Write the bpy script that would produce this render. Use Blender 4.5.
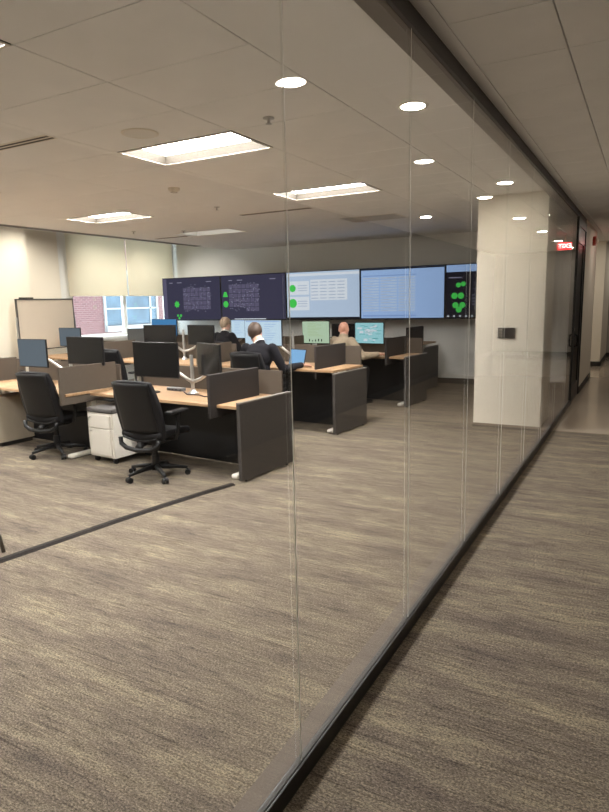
import bpy, bmesh, math, random
from mathutils import Vector, Matrix, Euler
random.seed(7)
S = bpy.context.scene
C = S.collection
for o in list(bpy.data.objects):
    bpy.data.objects.remove(o)
R = math.radians

# ------------------------------------------------------------------ camera
yaw, pit, rol = R(29.12), R(9.62), R(-1.3)
FPX, CAMH = 612.0, 1.65
cy, sy, cp, sp, cr, sr = math.cos(yaw), math.sin(yaw), math.cos(pit), math.sin(pit), math.cos(rol), math.sin(rol)
A_ = Matrix(((cy, 0, sy), (0, 1, 0), (-sy, 0, cy)))
P_ = Matrix(((1, 0, 0), (0, cp, -sp), (0, sp, cp)))
Z_ = Matrix(((cr, -sr, 0), (sr, cr, 0), (0, 0, 1)))
M_ = Z_ @ P_ @ A_                       # columns: world X, down, world Y in camera space (x right, y down, z forward)
rows = [Vector((M_[i][0], M_[i][2], -M_[i][1])) for i in range(3)]
right, up, back = rows[0], -rows[1], -rows[2]
cam = bpy.data.cameras.new('camera')
cam.sensor_fit = 'VERTICAL'; cam.sensor_height = 36.0; cam.lens = FPX / 812.0 * 36.0
cam.clip_start = 0.05; cam.clip_end = 200
co = bpy.data.objects.new('camera', cam); C.objects.link(co)
mw = Matrix.Identity(4)
for i in range(3):
    mw[i][0], mw[i][1], mw[i][2] = right[i], up[i], back[i]
mw[2][3] = CAMH
co.matrix_world = mw
S.camera = co
# ------------------------------------------------------------------ world, exposure
S.view_settings.view_transform = 'Standard'; S.view_settings.look = 'None'
S.view_settings.exposure = 0.72; S.view_settings.gamma = 1.0
S.view_settings.use_curve_mapping = False
W = bpy.data.worlds.new('world'); S.world = W; W.use_nodes = True
bg = W.node_tree.nodes['Background']; bg.inputs[0].default_value = (0.80, 0.90, 1.0, 1); bg.inputs[1].default_value = 5.0
TROFFER_E, DOWN_E, CORR_E = 54.0, 240.0, 82.0
WARM = (1.0, 0.975, 0.945)

# ------------------------------------------------------------------ materials
MATS = {}
def mat(name, col, rough=0.6, metal=0.0, var=0.06, scale=8.0, emit=None, estr=1.0, bump=0.0, bscale=200.0, spec=0.5):
    if name in MATS: return MATS[name]
    m = bpy.data.materials.new(name); m.use_nodes = True
    nt = m.node_tree; b = nt.nodes['Principled BSDF']
    b.inputs['Roughness'].default_value = rough; b.inputs['Metallic'].default_value = metal
    b.inputs['Specular IOR Level'].default_value = spec
    tc = nt.nodes.new('ShaderNodeTexCoord')
    n = nt.nodes.new('ShaderNodeTexNoise'); n.inputs['Scale'].default_value = scale; n.inputs['Detail'].default_value = 4
    nt.links.new(tc.outputs['Object'], n.inputs['Vector'])
    r = nt.nodes.new('ShaderNodeValToRGB')
    r.color_ramp.elements[0].position = 0.3; r.color_ramp.elements[1].position = 0.7
    r.color_ramp.elements[0].color = tuple(c * (1 - var) for c in col) + (1,)
    r.color_ramp.elements[1].color = tuple(min(1, c * (1 + var)) for c in col) + (1,)
    nt.links.new(n.outputs['Fac'], r.inputs['Fac']); nt.links.new(r.outputs['Color'], b.inputs['Base Color'])
    if bump:
        n2 = nt.nodes.new('ShaderNodeTexNoise'); n2.inputs['Scale'].default_value = bscale
        nt.links.new(tc.outputs['Object'], n2.inputs['Vector'])
        bp = nt.nodes.new('ShaderNodeBump'); bp.inputs['Strength'].default_value = bump; bp.inputs['Distance'].default_value = 0.004
        nt.links.new(n2.outputs['Fac'], bp.inputs['Height']); nt.links.new(bp.outputs['Normal'], b.inputs['Normal'])
    if emit:
        b.inputs['Emission Color'].default_value = tuple(emit) + (1,); b.inputs['Emission Strength'].default_value = estr
    MATS[name] = m
    return m

def mapping(nt, scale, rot=(0, 0, 0)):
    tc = nt.nodes.new('ShaderNodeTexCoord'); mp = nt.nodes.new('ShaderNodeMapping')
    mp.inputs['Scale'].default_value = scale; mp.inputs['Rotation'].default_value = rot
    nt.links.new(tc.outputs['Object'], mp.inputs['Vector']); return mp.outputs['Vector']

def carpet_mat():
    m = bpy.data.materials.new('carpet'); m.use_nodes = True; nt = m.node_tree; L = nt.links.new
    b = nt.nodes['Principled BSDF']; b.inputs['Roughness'].default_value = 0.95; b.inputs['Specular IOR Level'].default_value = 0.1
    def noise(sc, scale=1.0, det=3, rough=0.6):
        n = nt.nodes.new('ShaderNodeTexNoise'); n.inputs['Scale'].default_value = scale; n.inputs['Detail'].default_value = det
        n.inputs['Roughness'].default_value = rough; L(mapping(nt, sc), n.inputs['Vector']); return n.outputs['Fac']
    def ramp(f, stops):
        r = nt.nodes.new('ShaderNodeValToRGB'); e = r.color_ramp.elements
        e[0].position, e[0].color = stops[0][0], stops[0][1] + (1,)
        e[1].position, e[1].color = stops[-1][0], stops[-1][1] + (1,)
        for p, c in stops[1:-1]:
            k = e.new(p); k.color = c + (1,)
        L(f, r.inputs['Fac']); return r.outputs['Color']
    def mix(t, a, c, f):
        x = nt.nodes.new('ShaderNodeMix'); x.data_type = 'RGBA'; x.blend_type = t
        if isinstance(f, float): x.inputs['Factor'].default_value = f
        else: L(f, x.inputs['Factor'])
        for s, v in (('A', a), ('B', c)):
            sock = [i for i in x.inputs if i.name == s and i.type == 'RGBA'][0]
            if isinstance(v, tuple): sock.default_value = v + (1,)
            else: L(v, sock)
        return [o for o in x.outputs if o.type == 'RGBA'][0]
    broad = ramp(noise((1.3, 6.5, 1), 1.0, 4, 0.7), [(0.30, (0.094, 0.076, 0.067)), (0.45, (0.138, 0.114, 0.092)), (0.57, (0.168, 0.140, 0.107)), (0.72, (0.240, 0.202, 0.145))])
    fine = ramp(noise((7, 62, 1), 1.0, 3, 0.7), [(0.30, (0.55, 0.54, 0.53)), (0.46, (0.92, 0.92, 0.92)), (0.7, (1.28, 1.26, 1.20))])
    grain = ramp(noise((95, 150, 1), 1.0, 3, 0.8), [(0.34, (0.30, 0.29, 0.28)), (0.5, (0.93, 0.93, 0.93)), (0.66, (1.85, 1.84, 1.78))])
    c = mix('MULTIPLY', broad, fine, 1.0); c = mix('MULTIPLY', c, grain, 1.0)
    # thin dark yarn lines
    lines = ramp(noise((1.6, 95, 1), 1.0, 1, 0.5), [(0.30, (0.45, 0.42, 0.42)), (0.36, (1, 1, 1))])
    c = mix('MULTIPLY', c, lines, 0.7)
    L(c, b.inputs['Base Color'])
    bp = nt.nodes.new('ShaderNodeBump'); bp.inputs['Strength'].default_value = 0.5; bp.inputs['Distance'].default_value = 0.004
    L(noise((150, 260, 1), 1.0, 2), bp.inputs['Height']); L(bp.outputs['Normal'], b.inputs['Normal'])
    return m

def wood_mat():
    m = bpy.data.materials.new('oak_laminate'); m.use_nodes = True; nt = m.node_tree
    b = nt.nodes['Principled BSDF']; b.inputs['Roughness'].default_value = 0.42
    n = nt.nodes.new('ShaderNodeTexNoise'); n.inputs['Scale'].default_value = 1.0; n.inputs['Detail'].default_value = 5
    nt.links.new(mapping(nt, (1.5, 26, 6)), n.inputs['Vector'])
    r = nt.nodes.new('ShaderNodeValToRGB')
    r.color_ramp.elements[0].position = .3; r.color_ramp.elements[0].color = (0.31, 0.185, 0.095, 1)
    r.color_ramp.elements[1].position = .7; r.color_ramp.elements[1].color = (0.43, 0.275, 0.155, 1)
    nt.links.new(n.outputs['Fac'], r.inputs['Fac']); nt.links.new(r.outputs['Color'], b.inputs['Base Color'])
    return m

def glass_mat(name, tint, r0=0.036):
    """clear pane: see-through plus a mirror reflection that grows with the viewing angle (Schlick)"""
    m = bpy.data.materials.new(name); m.use_nodes = True; nt = m.node_tree; L = nt.links.new
    nt.nodes.remove(nt.nodes['Principled BSDF']); out = nt.nodes['Material Output']
    tr = nt.nodes.new('ShaderNodeBsdfTransparent'); tr.inputs[0].default_value = tint + (1,)
    gl = nt.nodes.new('ShaderNodeBsdfGlossy'); gl.inputs['Roughness'].default_value = 0.0; gl.inputs[0].default_value = (.95, .95, .95, 1)
    lw = nt.nodes.new('ShaderNodeLayerWeight'); lw.inputs['Blend'].default_value = 0.5
    pw = nt.nodes.new('ShaderNodeMath'); pw.operation = 'POWER'; pw.inputs[1].default_value = 5.0
    L(lw.outputs['Facing'], pw.inputs[0])
    ma = nt.nodes.new('ShaderNodeMath'); ma.operation = 'MULTIPLY_ADD'; ma.inputs[1].default_value = 1 - r0; ma.inputs[2].default_value = r0
    L(pw.outputs[0], ma.inputs[0])
    mx = nt.nodes.new('ShaderNodeMixShader'); L(ma.outputs[0], mx.inputs[0]); L(tr.outputs[0], mx.inputs[1]); L(gl.outputs[0], mx.inputs[2])
    L(mx.outputs[0], out.inputs['Surface'])
    return m

def emis(name, col, s):
    if name in MATS: return MATS[name]
    m = bpy.data.materials.new(name); m.use_nodes = True; nt = m.node_tree
    nt.nodes.remove(nt.nodes['Principled BSDF'])
    e = nt.nodes.new('ShaderNodeEmission'); e.inputs[0].default_value = tuple(col) + (1,); e.inputs[1].default_value = s
    nt.links.new(e.outputs[0], nt.nodes['Material Output'].inputs['Surface'])
    MATS[name] = m
    return m

def brick_mat():
    m = bpy.data.materials.new('pink_brick'); m.use_nodes = True; nt = m.node_tree
    b = nt.nodes['Principled BSDF']; b.inputs['Roughness'].default_value = .9
    t = nt.nodes.new('ShaderNodeTexBrick'); t.inputs['Scale'].default_value = 1.0
    t.inputs['Color1'].default_value = (.088, .032, .034, 1); t.inputs['Color2'].default_value = (.12, .046, .048, 1); t.inputs['Mortar'].default_value = (.17, .115, .11, 1)
    t.inputs['Brick Width'].default_value = .22; t.inputs['Row Height'].default_value = .075; t.inputs['Mortar Size'].default_value = .01
    sx = nt.nodes.new('ShaderNodeSeparateXYZ'); cx = nt.nodes.new('ShaderNodeCombineXYZ'); nt.links.new(mapping(nt, (1, 1, 1)), sx.inputs[0]); nt.links.new(sx.outputs[1], cx.inputs[0]); nt.links.new(sx.outputs[2], cx.inputs[1]); nt.links.new(cx.outputs[0], t.inputs['Vector']); nt.links.new(t.outputs['Color'], b.inputs['Base Color'])
    return m

CARPET = carpet_mat(); WOOD = wood_mat(); BRICK = brick_mat()
GLASS = glass_mat('clear_glass', (.972, .976, .968)); WGLASS = glass_mat('window_glass', (.95, .98, .97))
TILE = mat('ceiling_tile_white', (.90, .885, .87), .95, var=.03, scale=3, bump=.35, bscale=160, spec=.1)
DRYWALL = mat('drywall', (.88, .865, .845), .9, var=.02, scale=2, spec=.1)
WALLP = mat('wall_paint', (.84, .84, .82), .85, var=.02, scale=1.5, spec=.2)
CREAM = mat('cream_paint', (.82, .76, .65), .7, var=.02, scale=1.5, spec=.3)
GRID = mat('ceiling_void_grey', (.10, .09, .08), .9, var=.02)
BLACKM = mat('black_metal', (.012, .011, .010), .35, .0, var=.1)
BRONZE = mat('bronze_metal', (.115, .092, .074), .65, .0, var=.05, spec=.2)
BASEB = mat('black_vinyl_base', (.018, .016, .014), .5)
PANEL = mat('charcoal_laminate', (.048, .042, .040), .6, var=.08, scale=40)
TAUPE = mat('taupe_fabric', (.090, .073, .058), .9, var=.12, scale=120, spec=.1)
CHARF = mat('charcoal_fabric', (.042, .037, .036), .9, var=.15, scale=150, spec=.1)
BLACKP = mat('black_plastic', (.0075, .0075, .0085), .45, var=.1, spec=.3)
BLACKF = mat('black_mesh_fabric', (.008, .008, .010), .6, var=.2, scale=200, bump=.2, bscale=500, spec=.25)
SILVER = mat('silver_metal', (.48, .47, .45), .35, .75, var=.03)
WHITEM = mat('white_metal', (.66, .625, .56), .45, var=.02)
GREYC = mat('grey_cushion', (.085, .078, .075), .9, var=.1, scale=90)
SCR_OFF = mat('screen_off', (.004, .004, .005), .2, var=.05, spec=.25)
SCR_REFLECT_GLOW = None
RUBBER = mat('dark_rubber', (.012, .009, .008), .8, var=.1, spec=.2)
SHADE = mat('shade_fabric', (.72, .67, .56), .9, var=.03, scale=60, spec=.1)
_b = SHADE.node_tree.nodes['Principled BSDF']; _t = SHADE.node_tree.nodes.new('ShaderNodeBsdfTranslucent'); _t.inputs[0].default_value = (.92, .86, .72, 1)
_m = SHADE.node_tree.nodes.new('ShaderNodeMixShader'); _m.inputs[0].default_value = .42
SHADE.node_tree.links.new(_b.outputs[0], _m.inputs[1]); SHADE.node_tree.links.new(_t.outputs[0], _m.inputs[2]); SHADE.node_tree.links.new(_m.outputs[0], SHADE.node_tree.nodes['Material Output'].inputs['Surface'])
WFRAME = mat('white_window_frame', (.80, .82, .82), .4, var=.01)
EXTW = mat('exterior_white_trim', (.24, .24, .24), .6, var=.02)
EXTG = mat('exterior_blue_glass', (.038, .068, .10), .25, var=.35, scale=1.2)
STONE = mat('polished_stone', (.40, .33, .26), .13, var=.03, scale=1.2)
SKIN = mat('skin', (.56, .33, .25), .5, var=.05, scale=30)

# ------------------------------------------------------------------ mesh helpers
class MB:
    def __init__(s): s.bm = bmesh.new()
    def _tf(s, vs, loc, rot, scale=(1, 1, 1)):
        m = Matrix.LocRotScale(Vector(loc), Euler(rot), Vector(scale))
        bmesh.ops.transform(s.bm, matrix=m, verts=vs); return vs
    def box(s, c, d, rot=(0, 0, 0), bev=0.0, seg=2):
        vs = bmesh.ops.create_cube(s.bm, size=1.0)['verts']
        bmesh.ops.scale(s.bm, vec=d, verts=vs)
        if bev:
            es = list({e for v in vs for e in v.link_edges})
            g = bmesh.ops.bevel(s.bm, geom=es, offset=min(bev, min(d) * .49), segments=seg, affect='EDGES', profile=.5)
            vs = list({v for f in g['faces'] for v in f.verts} | {v for v in vs if v.is_valid})
        s._tf(vs, c, rot); return s
    def b2(s, lo, hi, bev=0.0, seg=2):
        return s.box([(a + b) / 2 for a, b in zip(lo, hi)], [abs(b - a) for a, b in zip(lo, hi)], bev=bev, seg=seg)
    def cyl(s, p0, p1, r0, r1=None, n=16, cap=True):
        p0, p1 = Vector(p0), Vector(p1); d = p1 - p0; r1 = r0 if r1 is None else r1
        vs = bmesh.ops.create_cone(s.bm, cap_ends=cap, segments=n, radius1=r0, radius2=r1, depth=d.length)['verts']
        q = d.to_track_quat('Z', 'Y'); m = Matrix.LocRotScale((p0 + p1) / 2, q, None)
        bmesh.ops.transform(s.bm, matrix=m, verts=vs); return s
    def ell(s, c, r, rot=(0, 0, 0), u=16, v=10):
        vs = bmesh.ops.create_uvsphere(s.bm, u_segments=u, v_segments=v, radius=1.0)['verts']
        s._tf(vs, c, rot, r if hasattr(r, '__len__') else (r, r, r)); return s
    def tube(s, pts, rad, n=10, sx=1.0, closed=False):
        pts = [Vector(p) for p in pts]; rs = rad if hasattr(rad, '__len__') else [rad] * len(pts)
        rings = []
        upv = Vector((0, 0, 1))
        for i, p in enumerate(pts):
            if closed: t = pts[(i + 1) % len(pts)] - pts[i - 1]
            else: t = pts[min(i + 1, len(pts) - 1)] - pts[max(i - 1, 0)]
            t.normalize(); a = t.cross(upv)
            if a.length < .05: a = t.cross(Vector((0, 1, 0)))
            a.normalize(); b = a.cross(t)
            rings.append([s.bm.verts.new(p + rs[i] * (math.cos(k / n * 2 * math.pi) * a * sx + math.sin(k / n * 2 * math.pi) * b)) for k in range(n)])
        m = len(rings)
        for i in range(m if closed else m - 1):
            A, B = rings[i], rings[(i + 1) % m]
            for k in range(n): s.bm.faces.new((A[k], A[(k + 1) % n], B[(k + 1) % n], B[k]))
        if not closed:
            s.bm.faces.new(rings[0][::-1]); s.bm.faces.new(rings[-1])
        return s
    def lathe(s, prof, c=(0, 0, 0), n=24):
        rings = []
        for r, z in prof:
            rings.append([s.bm.verts.new((c[0] + r * math.cos(k / n * 2 * math.pi), c[1] + r * math.sin(k / n * 2 * math.pi), c[2] + z)) for k in range(n)])
        for A, B in zip(rings, rings[1:]):
            for k in range(n): s.bm.faces.new((A[k], A[(k + 1) % n], B[(k + 1) % n], B[k]))
        return s
    def grid(s, fn, nu, nv, thick):
        """curved shell: fn(u, v) -> (point, normal)"""
        F, K = [], []
        for j in range(nv + 1):
            a, b = [], []
            for i in range(nu + 1):
                p, nrm = fn(i / nu, j / nv)
                a.append(s.bm.verts.new(p)); b.append(s.bm.verts.new(Vector(p) + Vector(nrm) * thick))
            F.append(a); K.append(b)
        for j in range(nv):
            for i in range(nu):
                s.bm.faces.new((F[j][i], F[j][i + 1], F[j + 1][i + 1], F[j + 1][i]))
                s.bm.faces.new((K[j][i + 1], K[j][i], K[j + 1][i], K[j + 1][i + 1]))
        for j in range(nv):
            s.bm.faces.new((F[j][0], F[j + 1][0], K[j + 1][0], K[j][0])); s.bm.faces.new((F[j + 1][nu], F[j][nu], K[j][nu], K[j + 1][nu]))
        for i in range(nu):
            s.bm.faces.new((F[0][i + 1], F[0][i], K[0][i], K[0][i + 1])); s.bm.faces.new((F[nv][i], F[nv][i + 1], K[nv][i + 1], K[nv][i]))
        return s
    def quad(s, a, b, c, d):
        s.bm.faces.new([s.bm.verts.new(p) for p in (a, b, c, d)]); return s
    def mesh(s, name, m, smooth=False):
        bmesh.ops.recalc_face_normals(s.bm, faces=s.bm.faces)
        me = bpy.data.meshes.new(name); s.bm.to_mesh(me); s.bm.free()
        if m: me.materials.append(m)
        if smooth:
            for p in me.polygons: p.use_smooth = True
        return me
    def build(s, name, m, parent=None, loc=(0, 0, 0), rot=(0, 0, 0), smooth=False):
        return link(name, s.mesh(name, m, smooth), parent, loc, rot)

def link(name, data, parent=None, loc=(0, 0, 0), rot=(0, 0, 0)):
    o = bpy.data.objects.new(name, data); C.objects.link(o)
    o.location = loc; o.rotation_euler = rot; o.parent = parent
    return o
def tag(o, label, cat, group=None, kind=None):
    o['label'] = label; o['category'] = cat
    if group: o['group'] = group
    if kind: o['kind'] = kind
    return o
def thing(name, label, cat, loc=(0, 0, 0), rz=0.0, group=None):
    o = link(name, None, None, loc, (0, 0, rz)); o.empty_display_size = .1
    return tag(o, label, cat, group)
def struct(o, label, cat='structure'):
    o['kind'] = 'structure'; o['label'] = label; o['category'] = cat
    return o
def copy_tree(o, parent=None):
    c = o.copy(); C.objects.link(c); c.parent = parent
    for ch in list(o.children): copy_tree(ch, c)
    return c
def autosmooth(o):
    for p in o.data.polygons: p.use_smooth = True
    md = o.modifiers.new('wn', 'WEIGHTED_NORMAL'); md.keep_sharp = True
    return o

# ------------------------------------------------------------------ the setting
ZC = 2.88; XG = -0.945
XL, YB = -10.24, 11.92           # window wall, back wall
YF = -3.0
fl = MB().b2((-10.6, YF, -.1), (XG - .02, YB, 0)).b2((XG - .02, YF, -.1), (2.15, 8.05, 0)).build('floor', CARPET); struct(fl, 'striped taupe and grey carpet floor', 'floor')
fp = MB().b2((XG - .02, 8.05, -.1), (2.15, 18.6, -.001)).b2((-2.6, YB, -.1), (XG - .02, 18.6, -.001)).build('floor_polished', STONE); struct(fp, 'polished brown stone floor at the end of the corridor', 'floor')

ce = MB().b2((-10.6, YF, 3.42), (2.15, 18.6, 3.5)).build('ceiling', GRID); struct(ce, 'suspended ceiling of pale tiles with recessed joints', 'ceiling')
GX, GY = 1.14, .587; X0, Y0 = -2.70, 2.095
XE = -8.55
# void lid above the tiles, and plain drywall margins
MB().b2((XE, YF, 3.06), (2.15, 18.6, 3.1)).build('ceiling_void', GRID, ce)
MB().b2((-1.745, YF, ZC), (XG - .03, YB, ZC + .03)).build('drywall_margin', DRYWALL, ce)
MB().b2((XG - .03, YF, ZC), (-.875, 18.6, ZC + .03)).build('drywall_margin', DRYWALL, ce)
fas = MB().b2((XE - .02, YF, ZC - .005), (XE, YB, 3.1)).build('cove_edge', DRYWALL, ce)
LIT = [(-3.84, 3.856), (-3.84, 6.204), (-7.26, 6.204), (-3.84, 1.508), (-3.84, -.84), (-7.26, 3.856), (-7.26, 1.508), (-7.26, -.84)]
UNLIT = [(-7.26, 8.552)]
skip = {(round((x - X0) / GX), round((y - Y0) / GY)) for x, y in LIT + UNLIT}
tile_me = {}
def tile(x0, x1, y0, y1):
    k = (round(x1 - x0, 3), round(y1 - y0, 3))
    if k not in tile_me:
        g = .0028
        tile_me[k] = MB().b2((g, g, 0), (k[0] - g, k[1] - g, .02), bev=.002, seg=1).mesh('ceiling_tile', TILE)
    link('ceiling_tile', tile_me[k], ce, (x0, y0, ZC))
for i in range(-6, 1):
    xa = X0 + i * GX; xb = xa + GX
    if i == 0: xb = -1.75
    xa = max(xa, XE)
    if xb - xa < .1: continue
    for j in range(-3, 17):
        ya = Y0 + j * GY; yb = min(ya + GY, YB)
        if (i, j) in skip or yb - ya < .05: continue
        tile(xa, xb, ya, yb)
CX = [(-.875, -.425), (-.425, .175), (.175, .775), (.775, 1.375), (1.375, 2.0)]
for j in range(-2, 30):
    ya = 2.985 + (j - 3) * .585
    if ya < .4 or ya > 18.3: continue
    for a, b in CX: tile(a, b, ya, ya + .585)
MB().b2((XE, YF, ZC), (2.15, 0.34, ZC + .02)).build('ceiling_behind', TILE, ce)
MB().b2((-2.6, YB + .12, ZC), (XG - .03, 16.0, ZC + .02)).build('alcove_ceiling', DRYWALL, ce)

# window wall with opening
WY0, WY1, WZ0, WZ1 = 8.80, 11.80, 1.02, 3.35
wl = MB()
wl.b2((XL - .3, YF, 0), (XL, WY0, 3.42)).b2((XL - .3, WY1, 0), (XL, YB + .1, 3.42)).b2((XL - .3, WY0, 0), (XL, WY1, WZ0)).b2((XL - .3, WY0, WZ1), (XL, WY1, 3.42))
wl = wl.build('wall_left', WALLP); struct(wl, 'white window wall at the far left of the office', 'wall')
MB().b2((XL, YF, 0), (XL + .25, 7.62, 3.42)).build('pilaster', CREAM, wl)
MB().b2((XL, 7.62, 0), (XL + .12, 8.42, 3.42)).build('pilaster', CREAM, wl)
MB().b2((XL, WY0 - .05, WZ0 - .06), (XL + .16, WY1 + .02, WZ0), bev=.006).build('window_sill', WFRAME, wl)
wb = MB().b2((-10.6, YB, 0), (XG - .1, YB + .12, 3.42)).build('wall_back', WALLP); struct(wb, 'off white rear wall behind the row of wall displays', 'wall')
bb = MB().b2((XL, YB - .012, 0), (XG - .2, YB, .11), bev=.003).build('baseboard_back', BASEB); struct(bb, 'black vinyl baseboard along the rear wall', 'baseboard')
wf = MB().b2((-10.6, YF - .1, 0), (2.15, YF, 3.42)).build('wall_front', WALLP); struct(wf, 'plain wall behind the camera', 'wall')
wr = MB().b2((2.0, YF, 0), (2.15, 18.6, 3.0)).build('wall_right', mat('taupe_paint', (.05, .043, .038), .8, var=.03, spec=.2)); struct(wr, 'dark taupe corridor wall opposite the glass', 'wall')
bbr = MB().b2((1.988, YF, 0), (2.0, 18.6, .11), bev=.003).build('baseboard_right', BASEB); struct(bbr, 'black baseboard of the corridor wall opposite the glass', 'baseboard')
# window frames, panes, shades
w1 = link('window_1', None, None, (XL - .12, 0, 0)); struct(w1, 'tall white framed window pair in the left wall', 'window')
f = MB()
MY = 10.30
for a, b in ((WY0, WY0 + .05), (MY - .045, MY + .045), (WY1 - .05, WY1)): f.b2((-.04, a, WZ0), (.04, b, WZ1), bev=.005)
for z in (WZ0, WZ1 - .05): f.b2((-.039, WY0, z), (.039, WY1, z + .05), bev=.005)
f.build('window_frame', WFRAME, w1)
for a, b in ((WY0 + .05, MY - .045), (MY + .045, WY1 - .05)):
    MB().b2((-.004, a, WZ0 + .05), (.004, b, WZ1 - .05)).build('window_pane', WGLASS, w1)
for k, (a, b) in enumerate(((WY0 - .12, MY - .014), (MY + .014, WY1 + .03))):
    rs = thing('roller_shade', ['beige roller shade over the window half beside the whiteboard', 'beige roller shade over the window half beside the wall displays'][k], 'window shade', (XL + .05, 0, 0), 0, 'roller shades on the window')
    MB().b2((-.002, a, 1.90), (.002, b, 3.30)).build('shade_fabric', SHADE, rs)
    MB().b2((-.010, a, 1.875), (.010, b, 1.905), bev=.006).build('hem_bar', SHADE, rs)
    MB().cyl((0, a, 3.32), (0, b, 3.32), .03).build('roller', SHADE, rs)

# column, corridor end
cl = MB().b2((-1.90, 7.95, 0), (-1.08, 8.75, ZC + .02)).build('column', CREAM); struct(cl, 'square cream column behind the glass partition', 'column')
MB().b2((-1.908, 7.942, 0), (-1.072, 8.758, .05)).build('column_base', BRONZE, cl)
w2 = MB().b2((XG - .12, 11.35, 0), (XG, 13.75, ZC + .02)).build('wall_corridor', CREAM); struct(w2, 'cream corridor wall just past the black door', 'wall')
MB().b2((XG, 11.40, 0), (XG + .01, 13.75, .11)).build('baseboard', BASEB, w2)
w3 = MB().b2((-2.6, 16.0, 0), (-.90, 18.5, ZC + .02)).build('wall_corridor_alcove', CREAM); struct(w3, 'cream wall of the alcove farther down the corridor', 'wall')
MB().b2((-2.6, 15.99, 0), (-.89, 16.0, .11)).b2((-.9, 16.0, 0), (-.89, 18.5, .11)).build('baseboard', BASEB, w3)
w5 = MB().b2((-2.72, 11.9, 0), (-2.6, 18.62, 3.0)).build('wall_alcove_side', CREAM); struct(w5, 'cream side wall inside the corridor alcove', 'wall')
w4 = MB().b2((-2.6, 18.5, 0), (2.15, 18.62, 3.0)).build('wall_end', mat('grey_taupe_paint', (.40, .37, .335), .8, var=.02, spec=.2)); struct(w4, 'grey white wall closing the far end of the corridor', 'wall')
MB().b2((-.89, 18.49, 0), (2.0, 18.5, .12)).build('baseboard', BASEB, w4)

# ---------------------------------------------------------------- glass partition
gw = link('wall_glass', None, None, (0, 0, 0)); struct(gw, 'frameless glass partition with black floor track and dark header', 'glass wall')
YE = 10.10
tr = MB().b2((XG - .035, YF, 0), (XG, YE, .072), bev=.004).build('floor_track', BLACKM, gw)
MB().b2((XG - .026, YF, .072), (XG - .010, YE, .076)).build('glazing_gasket', mat('grey_gasket', (.05, .046, .042), .5, spec=.2), gw)
MB().b2((XG - .14, YF, 0), (XG - .036, YE, .022), bev=.003).build('sill_strip', BRONZE, gw)
MB().b2((XG - .02, YF, 2.80), (XG, YE + 1.2, ZC), bev=.003).build('header_face', mat('header_dark', (.075, .066, .060), .5, .2), gw)
MB().b2((XG - .125, YF, 2.80), (XG - .021, YE, ZC)).build('header_channel', BRONZE, gw)
ys = [YF] + [1.64 + 1.10 * k for k in range(-4, 8)] + [YE]
xg0, xg1 = XG - .024, XG - .012
for a, b in zip(ys, ys[1:]):
    MB().b2((xg0, a + .002, .04), (xg1, b - .002, 2.81)).build('glass_pane', GLASS, gw)
SIL = mat('polished_glass_edge', (.86, .85, .80), .3, var=.03, spec=.6)
for y in ys[1:-1]:
    MB().b2((xg1 - .0025, y - .0013, .075), (xg1 - .0003, y + .0013, 2.80)).build('pane_joint', SIL, gw)

# door
d1 = link('door_1', None, None, (XG - .03, 10.1, 0)); struct(d1, 'black framed door at the end of the glass partition', 'door')
MB().b2((-.05, 0, 0), (.035, .06, 2.80), bev=.003).b2((-.05, 1.19, 0), (.035, 1.25, 2.80), bev=.003).b2((-.05, .06, 2.68), (.035, 1.19, 2.80), bev=.003).build('door_frame', BLACKM, d1)
MB().b2((-.025, .065, .01), (.02, .20, 2.675)).b2((-.025, 1.05, .01), (.02, 1.185, 2.675)).b2((-.025, .2, .01), (.02, 1.05, .26)).b2((-.025, .2, 2.45), (.02, 1.05, 2.675)).build('door_leaf', BLACKM, d1)
MB().b2((-.008, .2, .26), (.004, 1.05, 2.45)).build('tinted_pane', mat('tinted_glass', (.006, .006, .007), .35, spec=.1), d1)
h = MB().tube([(.02, .13, .88), (.07, .13, .90), (.075, .13, .98), (.07, .13, 1.06), (.02, .13, 1.08)], .014, n=8).build('door_handle', BLACKP, d1, smooth=True)
MB().b2((.02, .10, 1.12), (.03, .16, 1.17), bev=.003).build('lock_plate', SILVER, d1)

# ---------------------------------------------------------------- outside
bd = thing('neighbour_building', 'pink brick building with white framed windows seen outside the window', 'building', (-18, 0, -6))
MB().b2((-1, 4, 0), (0, 34, 14)).build('brick_wall', BRICK, bd)
for k in range(-2, 3):
    for lv in range(2):
        wy = 16.85 + k * 5.2; z0 = 6.94 + lv * 3.6
        wf_ = MB().b2((.0, wy, z0 - .24), (.16, wy + 2.95, z0 - .02)).b2((0, wy, z0 - .02), (.06, wy + .1, z0 + 2)).b2((0, wy + 2.85, z0 - .02), (.06, wy + 2.95, z0 + 2)).b2((0, wy, z0 + 1.95), (.06, wy + 2.95, z0 + 2.1))
        wf_.b2((0, wy + .9, z0), (.06, wy + 1.15, z0 + 2)).b2((0, wy + 2.45, z0), (.05, wy + 2.55, z0 + 2)).b2((0, wy + .1, z0 + .6), (.05, wy + 2.85, z0 + .66))
        wo = wf_.build('window', EXTW, bd)
        MB().b2((.0, wy + .05, z0), (.02, wy + 2.9, z0 + 2)).build('pane', EXTG, wo)

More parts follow.
